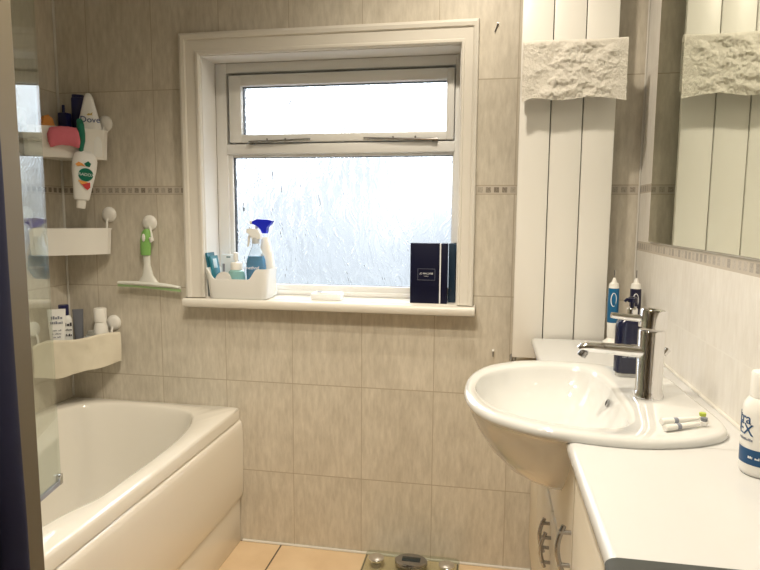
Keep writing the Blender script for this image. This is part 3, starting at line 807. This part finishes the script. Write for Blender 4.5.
# little hooks on the tiled wall
t = thing('cable_clip', (1.609, -.003, 1.857), 'small grey clip with a short wire on the tiles above the window corner', 'clip')
bm = new(); box(bm, 1.6085, 1.6145, -.006, -.0005, 1.858, 1.866, .001); part(t, 'clip', bm, STEEL)
bm = new(); tube(bm, [(1.610, -.004, 1.859), (1.606, -.005, 1.848), (1.602, -.004, 1.838)], .0016, 6); part(t, 'wire', bm, BLACKP)
t = thing('wall_plug', (1.625, -.003, .782), 'tiny pale hook on the tiles low left of the radiator', 'hook')
bm = new(); lathe(bm, [(.005, 0), (.005, .006), (.003, .009)], (0, 0, 0), 14, facing((1.625, -.0005, .787), (0, -1, 0))); part(t, 'plate', bm, WPLAS)
bm = new(); tube(bm, [(1.625, -.008, .786), (1.625, -.012, .775), (1.625, -.012, .768)], .002, 8); part(t, 'hook', bm, STEEL)

# ------------------------------------------------------------------ mirror
t = thing('wall_mirror', (XR, -.9, 1.1725), 'large frameless mirror on the right wall above the basin', 'mirror')
bm = new(); box(bm, XR-.0055, XR-.0005, -1.70, -.157, 1.1725, 2.05, .0015, 1); part(t, 'mirror_glass', bm, MIRR)
# counter
CX = 1.7455
t = thing('countertop', (1.9, -.8, ZC-.03), 'white countertop along the right wall, cut out for the basin', 'countertop')
bm = new()
def bull(y0, y1, xb):
    pr = [(xb, ZC), (CX+.013, ZC), (CX+.006, ZC-.002), (CX+.0015, ZC-.007), (CX, ZC-.015), (CX+.0015, ZC-.023), (CX+.006, ZC-.028), (CX+.013, ZC-.030), (xb, ZC-.030)]
    prism(bm, pr, y0, y1, 'Y')
bull(-1.62, -.992, XR-.001); bull(-.492, -.085, XR-.001)
box(bm, 1.932, XR-.001, -.993, -.491, ZC-.03, ZC)
part(t, 'worktop', bm, COUNT, ang=50)
bm = new(); tube(bm, [(XR-.003, -1.62, ZC+.002), (XR-.003, -.085, ZC+.002)], .004, 8); part(t, 'sealant', bm, WHITESIL)

# ------------------------------------------------------------------ cabinets
FX = 1.7615
def bow_handle(tp, y, zc, L=.085, x=FX):
    bm = new(); pts = []
    for k in range(13):
        u = k/12; pts.append((x-.013-.010*sin(pi*u), y, zc-L/2+L*u))
    tube(bm, pts, .0048, 10, .8)
    for s in (-1, 1): tube(bm, [(x+.001, y, zc+s*L*.36), (x-.0215, y, zc+s*L*.36)], .0042, 10)
    part(tp, 'handle', bm, STEEL)
CUT = [(-.25, .82), (-.238, .822), (-.206, .797), (-.163, .750), (-.120, .708), (-.085, .684), (-.05, .667), (0, .660), (.05, .667), (.085, .684), (.120, .708), (.163, .750), (.206, .797), (.238, .822), (.25, .82)]
def cut_front(t, name, y0, y1, z0, z1, x0, x1, m):
    yc = -.742
    def zt(y):
        d = y-yc
        if abs(d) >= .235: return z1
        for (a, za), (b_, zb) in zip(CUT[:-1], CUT[1:]):
            if a <= d <= b_: return min(z1, za+(zb-za)*(d-a)/(b_-a)+.004)
        return z1
    n = 40
    top = [(y0+(y1-y0)*k/n, zt(y0+(y1-y0)*k/n)) for k in range(n+1)]
    bm = new(); prism(bm, [(y0, z0)]+top+[(y1, z0)], x0, x1, 'X')
    return part(t, name, bm, m, ang=30)
def door(t, y0, y1, z0, z1):
    bm = new(); box(bm, FX, FX+.018, y0+.0015, y1-.0015, z0, z1, .0025); return part(t, 'door', bm, CAB)
def carcass(t, y0, y1, top, topn):
    bm = new()
    x0, x1 = FX+.019, XR-.003
    box(bm, x0, x1, y0, y0+.016, .10, top); box(bm, x0, x1, y1-.016, y1, .10, topn)
    box(bm, x0, x1, y0+.016, y1-.016, .10, .116); box(bm, x1-.006, x1, y0+.016, y1-.016, .116, min(top, topn))
    part(t, 'carcass', bm, CAB)
    bm = new(); box(bm, x0+.03, x1, y0+.001, y1-.001, 0.0, .10); part(t, 'plinth', bm, CAB)
t = thing('vanity_cabinet', (1.92, -.46, 0), 'cream double-door cabinet beneath the basin by the back wall', 'cabinet')
carcass(t, -.835, -.088, .60, .815)
cut_front(t, 'fascia', -.8345, -.089, .5605, .82, FX+.005, FX+.0185, CAB)
d = door(t, -.668, -.30, .115, .558); bow_handle(d, -.652, .486)
d = door(t, -.834, -.671, .115, .558); bow_handle(d, -.689, .470)
bm = new(); box(bm, FX+.004, FX+.018, -.30, -.004, .10, .76, .002); part(t, 'filler_panel', bm, CAB)
t = thing('base_cabinet', (1.92, -.92, 0), 'narrow cream cabinet with one bow handle below the near side of the basin', 'cabinet')
carcass(t, -1.002, -.838, .815, .60)
d = cut_front(t, 'door', -1.0005, -.8395, .115, .815, FX, FX+.018, CAB); bow_handle(d, -.985, .642, .088)
t = thing('base_cabinet', (1.92, -1.31, 0), 'plain cream cabinet under the near end of the counter', 'cabinet')
carcass(t, -1.615, -1.005, .822, .822)
door(t, -1.614, -1.31, .115, .818); door(t, -1.308, -1.006, .115, .818)

# ------------------------------------------------------------------ basin
CYB = -.742
bas = thing('washbasin', (1.80, CYB, .62), 'white ceramic semi-recessed basin bulging out over the cabinets', 'basin')
half = [(1.555, 0), (1.559, .07), (1.575, .138), (1.597, .187), (1.624, .222), (1.679, .265), (1.74, .283), (1.813, .286), (1.879, .277), (1.954, .242), (2.006, .199), (2.027, .156), (2.032, .09), (2.032, 0)]
near = [(1.555, 0), (1.559, .065), (1.575, .128), (1.597, .172), (1.624, .204), (1.679, .244), (1.74, .265), (1.813, .279), (1.885, .277), (1.964, .252), (2.019, .212), (2.037, .165), (2.038, .09), (2.034, 0)]
full = [(x, CYB-y) for x, y in near]+[(x, CYB+y) for x, y in reversed(half[1:-1])]
NBS = 120
cO = (1.79, CYB)
outp = crom(full, 8)
innh = [(1.580, 0), (1.587, .060), (1.604, .112), (1.632, .155), (1.672, .190), (1.722, .215), (1.78, .228), (1.828, .222), (1.860, .192), (1.876, .125), (1.880, .05), (1.880, 0)]
innp = crom([(x, CYB-y) for x, y in innh]+[(x, CYB+y) for x, y in reversed(innh[1:-1])], 8)
aa = [2*pi*k/NBS for k in range(NBS)]
BO = [ray_poly(outp, cO, a) for a in aa]; BI = [ray_poly(innp, (1.74, CYB), a) for a in aa]
# re-sample the inner ring about the same centre so that rings do not twist
BI = [ray_poly(innp, (1.75, CYB), a) for a in aa]
def bscale(P, s, cx=1.74): return [(cx+(x-cx)*s, CYB+(y-CYB)*s) for x, y in P]
def binset(P, d):
    out = []
    for x, y in P:
        v = V((x-cO[0], y-CYB)); L = v.length; v = v*((L-d)/L); out.append((cO[0]+v.x, CYB+v.y))
    return out
def ell(xf, xb, hy): return [((xf+xb)/2+(xb-xf)/2*cos(a), CYB+hy*sin(a)) for a in aa]
ZR = .870
bm = new()
def blend(A, B_, t_): return [(a[0]*(1-t_)+b[0]*t_, a[1]*(1-t_)+b[1]*t_) for a, b in zip(A, B_)]
rings = [ring(ell(1.775, 1.90, .022), .652), ring(ell(1.735, 1.92, .05), .658), ring(ell(1.690, 1.94, .085), .676), ring(ell(1.652, 1.95, .120), .700), ring(ell(1.613, 1.955, .163), .742), ring(ell(1.583, 1.96, .206), .79), ring(ell(1.568, 1.965, .229), .823),
         ring(blend(ell(1.564, 1.968, .238), binset(BO, .02), .35), .838), ring(binset(BO, .012), .847), ring(binset(BO, .003), .8505), ring(BO, .857), ring(binset(BO, .0015), .864), ring(binset(BO, .006), ZR-.001), ring(binset(BO, .012), ZR),
         ring(blend(binset(BO, .014), BI, .9), ZR-.0005), ring(BI, ZR-.004), ring(bscale(BI, .985), ZR-.012), ring(bscale(BI, .95), ZR-.030), ring(bscale(BI, .89), ZR-.050), ring(bscale(BI, .79), ZR-.070), ring(bscale(BI, .64), ZR-.086), ring(bscale(BI, .45), ZR-.096), ring(bscale(BI, .25), ZR-.101), ring(bscale(BI, .09), ZR-.103)]
loft(bm, rings)
part(bas, 'bowl', bm, CERAM, ang=75)
bm = new(); lathe(bm, [(.021, 0), (.021, .003), (.017, .0045), (.001, .003)], (1.74, CYB, ZR-.1025), 24); part(bas, 'drain', bm, CHROME)
bm = new(); lathe(bm, [(.009, 0), (.009, .003), (.006, .0035), (.006, .001), (.001, .001)], (0, 0, 0), 20, facing((1.869, -.705, .836), (-1, 0, .35))); part(bas, 'overflow', bm, STEEL)

# ------------------------------------------------------------------ tap
TX, TY = 1.938, -.757
tap = thing('basin_tap', (TX, TY, ZR), 'chrome single-lever mixer tap standing on the basin deck', 'tap')
bm = new(); lathe(bm, [(.0305, 0), (.0305, .004), (.0275, .014), (.0262, .016), (.0262, .141), (.025, .143), (.001, .143)], (TX, TY, ZR), 36); part(tap, 'body', bm, CHROME)
bm = new(); lathe(bm, [(.020, 0), (.0268, .001), (.0268, .036), (.025, .039), (.018, .041), (.001, .0415)], (TX, TY, ZR+.147), 36, rot(V((TX, TY, ZR+.147)), R(4), 'Y')); head = part(tap, 'lever_head', bm, CHROME)
bm = new(); tube(bm, [(TX-.02, TY, ZR+.166), (TX-.050, TY-.002, ZR+.168), (TX-.082, TY-.003, ZR+.172)], [.010, .009, .0075], 12, .8); part(head, 'lever', bm, CHROME)
bm = new()
sp = [(TX-.015, TY, ZR+.097, .019), (TX-.05, TY, ZR+.098, .0175), (TX-.09, TY, ZR+.100, .016), (TX-.128, TY, ZR+.1025, .0145), (TX-.138, TY, ZR+.101, .0115), (TX-.142, TY, ZR+.097, .0095)]
tube(bm, [p[:3] for p in sp], [p[3] for p in sp], 16, .72); spo = part(tap, 'spout', bm, CHROME)
bm = new(); lathe(bm, [(.0085, -.013), (.0095, -.012), (.0095, 0), (.008, .002)], (0, 0, 0), 20, M.Translation((TX-.132, TY, ZR+.092)) @ M.Rotation(R(28), 4, 'Y')); part(spo, 'aerator', bm, STEEL)
bm = new(); tube(bm, [(TX+.018, TY+.012, ZR+.075), (TX+.033, TY+.02, ZR+.090)], .003, 8); tube(bm, [(TX+.031, TY+.019, ZR+.088), (TX+.040, TY+.022, ZR+.099)], .0062, 14); part(tap, 'waste_knob', bm, CHROME)

# dark soap bottle behind the tap
c = (1.936, -.585)
t = thing('soap_dispenser', (*c, ZR), 'dark navy soap bottle with a chrome collar behind the tap', 'bottle')
def rr_loft(bm, c, prof, rad=.010, n=5):
    loft(bm, [ring(rrect(c[0], c[1], a, b, min(rad, a*.9, b*.9), n), z) for z, a, b in prof])
bm = new(); rr_loft(bm, c, [(ZR, .030, .016), (ZR+.009, .031, .017)]); part(t, 'base', bm, mat('clear_base', (.85, .85, .82), .1, trans=.6, ior=1.2), 'clear base')
bm = new(); rr_loft(bm, c, [(ZR+.009, .031, .018), (ZR+.012, .035, .020), (ZR+.118, .035, .020), (ZR+.130, .032, .019), (ZR+.138, .022, .016), (ZR+.144, .012, .011)], .018); part(t, 'body', bm, SOAP)
bm = new(); lathe(bm, [(.0125, 0), (.0125, .018), (.009, .022), (.007, .023)], (c[0], c[1], ZR+.143), 24); part(t, 'collar', bm, CHROME)
bm = new(); lathe(bm, [(.005, 0), (.005, .012), (.011, .013), (.011, .022), (.008, .025), (.001, .026)], (c[0], c[1], ZR+.164), 20); tube(bm, [(c[0]+.004, c[1], ZR+.182), (c[0]-.014, c[1]-.004, ZR+.183), (c[0]-.018, c[1]-.005, ZR+.178)], .004, 8); part(t, 'pump', bm, SOAP)
part(t, 'print', marks_bm(.034, .005, facing((c[0]-.006, c[1]-.0202, ZR+.05), (0, -1, 0)), 8), GREYP)

# electric toothbrushes
def toothbrush(c, m_, label):
    t = thing('electric_toothbrush', (*c, ZC), label, 'toothbrush')
    bm = new(); bottle_tapered(bm, c, [(ZC+.0, .024, .03), (ZC+.012, .024, .03), (ZC+.018, .017, .02), (ZC+.026, .011, .011)], 1, 0); part(t, 'charger', bm, WPLAS)
    z = ZC+.026
    bm = new(); lathe(bm, [(.0125, 0), (.0142, .003), (.0152, .05), (.0158, .10), (.0152, .155), (.0125, .167), (.006, .170)], (*c, z), 28); part(t, 'handle', bm, WPLAS)
    bm = new(); lathe(bm, [(.0146, .045), (.0160, .05), (.0163, .10), (.0157, .150), (.0140, .158)], (*c, z), 28); g_ = part(t, 'grip', bm, m_)
    bm = new()
    for k in range(24):
        a0, a1 = 2*pi*k/24, 2*pi*(k+1)/24
    pts = [(c[0]+.0075*cos(2*pi*k/24)-.002, c[1]-.0155+.003*abs(cos(2*pi*k/24))*.4, z+.118+.020*sin(2*pi*k/24)) for k in range(25)]
    tube(bm, pts, .0013, 6); part(g_, 'ring', bm, WPRINT)
    bm = new(); lathe(bm, [(.005, 0), (.005, .001), (.003, .002)], (0, 0, 0), 14, facing((c[0]-.002, c[1]-.0158, z+.110), (0, -1, 0))); part(g_, 'button', bm, m_)
    bm = new(); lathe(bm, [(.0085, 0), (.0065, .006), (.0045, .012), (.003, .016)], (c[0], c[1], z+.168), 18); part(t, 'neck', bm, WPLAS)
    bm = new(); tube(bm, [(c[0], c[1], z+.183), (c[0], c[1], z+.207)], .0016, 8); part(t, 'pin', bm, STEEL)
toothbrush((1.978, -.155), TBLUE, 'blue and white electric toothbrush on its charger by the radiator')
toothbrush((2.041, -.155), TBLACK, 'black and white electric toothbrush in the corner behind the tap')

# brush heads lying on the basin rim
for i, (pa, pb2, lab, pad) in enumerate((((1.991, -.929, 0), (1.914, -.971, 0), 'white toothbrush head, the nearer of two lying on the basin deck', mat('pad_grey', (.2, .22, .25), .5)),
                                   ((1.998, -.900, 0), (1.917, -.936, 0), 'white toothbrush head with yellow-green bristles lying beside the other on the basin deck', mat('bristle_green', (.45, .55, .08), .6)))):
    pa, pb2 = V(pa), V(pb2)
    zc = ZR+.0065
    t = thing('brush_head', ((pa+pb2)/2+V((0, 0, ZR))), lab, 'brush head', 'toothbrush heads on the basin')
    d = (pb2-pa)
    bm = new(); tube(bm, [pa+d*k+V((0, 0, zc)) for k in (.12, .3, .6, .85, 1.0)], [.0036, .0045, .0052, .006, .006], 14); part(t, 'shaft', bm, WPLAS)
    bm = new(); tube(bm, [pa+d*k+V((0, 0, zc)) for k in (.62, .72)], [.00555, .0058], 14); part(t, 'ring', bm, GREYP)
    mt = M.Translation(pa+V((0, 0, zc-.003)))
    bm = new(); lathe(bm, [(.0062, 0), (.0066, .002), (.0066, .006), (.005, .007)], (0, 0, 0), 18, mt); part(t, 'head', bm, WPLAS)
    bm = new(); lathe(bm, [(.0055, 0), (.006, .006)], (0, 0, .007), 18, mt); part(t, 'bristles', bm, pad)

# ------------------------------------------------------------------ mouthwash bottle and lid at the right edge
c = (2.0235, -1.085); r_ = .0305
t = thing('mouthwash_bottle', (*c, ZC), 'white bottle with a dark blue band on the counter at the right edge', 'bottle')
bm = new(); lathe(bm, [(.026, 0), (.0295, .003), (r_, .008), (r_, .098), (.029, .110), (.023, .119), (.0215, .121)], (*c, ZC), 40); part(t, 'body', bm, WPLAS, ang=50)
bm = new(); lathe(bm, [(.0215, 0), (.0225, .001), (.0225, .036), (.021, .039), (.001, .040)], (c[0], c[1], ZC+.120), 32); part(t, 'cap', bm, WPLAS)
bm = new()
sg = 40
rg = [[V((c[0]+(r_+.0004)*cos(2*pi*k/sg), c[1]+(r_+.0004)*sin(2*pi*k/sg), ZC+z)) for k in range(sg)] for z in (.019, .043)]
loft(bm, rg, False, False); part(t, 'label_band', bm, MBLUE, 'dark blue band')
A0 = R(-118)
part(t, 'lettering', text_bm('ultra', .023, None, bend=(r_+.0004, R(-186), *c, ZC+.088)), MBLUE)
part(t, 'lettering', text_bm('DEX', .025, None, bend=(r_+.0004, R(-184), *c, ZC+.071)), MBLUE)
part(t, 'print', marks_bm(.026, .004, None, 3, bend=(r_+.0004, R(-165), *c, ZC+.057)), GREYP)
part(t, 'print', marks_bm(.022, .004, None, 5, bend=(r_+.0008, R(-128), *c, ZC+.031)), WPRINT)
c = (2.0415, -1.142)
t = thing('cream_pot', (*c, ZC), 'round white pot in front of the white bottle, cut by the right edge', 'pot')
bm = new(); lathe(bm, [(.022, 0), (.0245, .002), (.0245, .026), (.022, .028)], (*c, ZC), 32); part(t, 'body', bm, WPLAS)
bm = new(); lathe(bm, [(.0255, 0), (.026, .001), (.026, .016), (.024, .018), (.001, .0185)], (c[0], c[1], ZC+.0265), 32); part(t, 'lid', bm, WPLAS)

# dark slab at the near end of the counter
bm = new(); poly = rrect(1.884, -1.490, .1465, .106, .018, 6)
loft(bm, [ring(poly, ZC), ring(poly, ZC+.006), ring([(1.884+(x-1.884)*.99, -1.490+(y+1.490)*.985) for x, y in poly], ZC+.0075)])
o = finish(bm, 'charcoal_tray', CHAR); tag(o, 'dark charcoal slab with a rounded corner lying on the near end of the counter', 'tray')

# ------------------------------------------------------------------ bathroom scale
t = thing('bathroom_scale', (1.35, -.16, 0), 'glass bathroom scale on the floor against the tiled back wall', 'scale')
bm = new()
poly = rrect(1.36, -.165, .168, .150, .02, 5); loft(bm, [ring(poly, .018), ring(poly, .026)]); part(t, 'glass_plate', bm, PLATE)
for x in (1.235, 1.485):
    for y in (-.075, -.255):
        bm = new(); lathe(bm, [(.026, 0), (.028, .001), (.028, .008), (.024, .011), (.001, .0115)], (x, y, .026), 28); part(t, 'contact_disc', bm, CHROME)
        bm = new(); lathe(bm, [(.016, 0), (.018, .002), (.018, .018)], (x, y, 0), 20); part(t, 'foot', bm, STEEL)
bm = new(); lathe(bm, [(1, 0), (1, .010), (.93, .014), (.001, .014)], (0, 0, 0), 36, M.Translation((1.36, -.075, .026)) @ M.Diagonal((.058, .040, 1, 1)).to_4x4()); d = part(t, 'display', bm, STEEL)
bm = new(); box(bm, 1.328, 1.392, -.088, -.060, .0395, .0412, .001); part(d, 'screen', bm, LCD)

# ------------------------------------------------------------------ open door with dark cloth hanging on it, at the left edge
DXF = 0.93
dr = struct('door_1', box(new(), DXF-.038, DXF, YN+.002, -1.287, .008, 2.03, .002), DOORP)
t = thing('hanging_cloth', (DXF+.01, -1.36, .3), 'dark navy cloth hanging on the open door at the far left', 'cloth')
bm = new(); rings = []
for k in range(40):
    z = 1.50-1.25*k/39; u = k/39
    hw = .060-.033*max(0, min(1, (u-.3)/.25)); yc = -1.343-hw
    rg = []
    for j in range(28):
        a = 2*pi*j/28
        x = DXF+.0185+.0175*cos(a)*(.6+.4*min(1, u*6)); y = yc+hw*sin(a)+.002*sin(3*a+u*2)
        rg.append(V((x, y, z)))
    rings.append(rg)
loft(bm, rings); part(t, 'cloth', bm, ROBE, ang=80)
bm = new(); tube(bm, [(DXF+.001, -1.40, 1.50), (DXF+.024, -1.40, 1.50), (DXF+.028, -1.40, 1.515)], .005, 8); part(t, 'loop', bm, ROBE)

# ------------------------------------------------------------------ light
def spot(x, y, power, tgt=None, size=112, col=(1.0, 0.88, 0.71), rad=.03):
    l = bpy.data.lights.new('ceiling_spot', 'SPOT'); l.energy = power; l.color = col; l.shadow_soft_size = rad
    l.spot_size = R(size); l.spot_blend = 0.85
    o = bpy.data.objects.new('ceiling_spot', l); COL.objects.link(o); o.location = (x, y, CH-.03)
    d = V(tgt if tgt else (x, y, 0))-V(o.location)
    o.rotation_euler = d.to_track_quat('-Z', 'Y').to_euler()
spot(1.52, -0.55, 25, (1.56, -.30, 0), 150)
spot(1.30, -1.38, 55, (1.30, -.95, 0))
spot(1.05, -0.98, 26, (1.0, -.7, 0))
spot(1.00, -1.55, 20, (.85, -1.1, 0))
w = bpy.data.worlds.new('sky'); SC.world = w; w.use_nodes = True
b = NB(w); bg = w.node_tree.nodes['Background']
tc = b.n('ShaderNodeTexCoord'); sp_ = b.n('ShaderNodeSeparateXYZ'); b.put(tc.outputs['Generated'], sp_.inputs[0])
n1 = b.n('ShaderNodeTexNoise'); n1.inputs['Scale'].default_value = 5; n1.inputs['Detail'].default_value = 5; b.put(tc.outputs['Generated'], n1.inputs['Vector'])
h = b.m('ADD', sp_.outputs[2], b.m('MULTIPLY', b.m('SUBTRACT', n1.outputs['Fac'], .5), .6))
cr = b.n('ShaderNodeValToRGB'); b.put(b.m('MULTIPLY_ADD', h, 1.0, .5), cr.inputs[0])
e = cr.color_ramp.elements
e[0].position = .36; e[0].color = (.215, .235, .252, 1); e[1].position = .66; e[1].color = (.90, .95, 1.0, 1)
x = e.new(.50); x.color = (.29, .31, .33, 1)
b.put(cr.outputs[0], bg.inputs['Color']); mr = b.n('ShaderNodeMapRange'); mr.interpolation_type = 'SMOOTHSTEP'
b.put(sp_.outputs[2], mr.inputs[0]); mr.inputs[1].default_value = .15; mr.inputs[2].default_value = .5; mr.inputs[3].default_value = 2.9; mr.inputs[4].default_value = 9.0
b.put(mr.outputs[0], bg.inputs['Strength'])

# ------------------------------------------------------------------ camera
yaw, pitch, roll, f = .1778, -.114, .0061, 602.96
fw = V((-sin(yaw)*cos(pitch), cos(yaw)*cos(pitch), sin(pitch))); rt = fw.cross(V((0, 0, 1))).normalized(); up = rt.cross(fw)
r2 = rt*cos(roll)+up*sin(roll); u2 = -rt*sin(roll)+up*cos(roll)
cam = bpy.data.cameras.new('camera'); cam.sensor_width = 36; cam.lens = f/760*36; cam.clip_start = .01
co = bpy.data.objects.new('camera', cam); COL.objects.link(co)
mw = M((r2, u2, -fw)).transposed().to_4x4(); mw.translation = V((1.6007, -2.0687, 1.2441)); co.matrix_world = mw
SC.camera = co
SC.view_settings.view_transform = 'Standard'; SC.view_settings.look = 'None'; SC.view_settings.exposure = 0.35; SC.view_settings.gamma = 1
SC.view_settings.use_curve_mapping = False
SC.cycles.use_denoising = True
SC.cycles.max_bounces = 12; SC.cycles.transparent_max_bounces = 16
SC.cycles.sample_clamp_indirect = 8
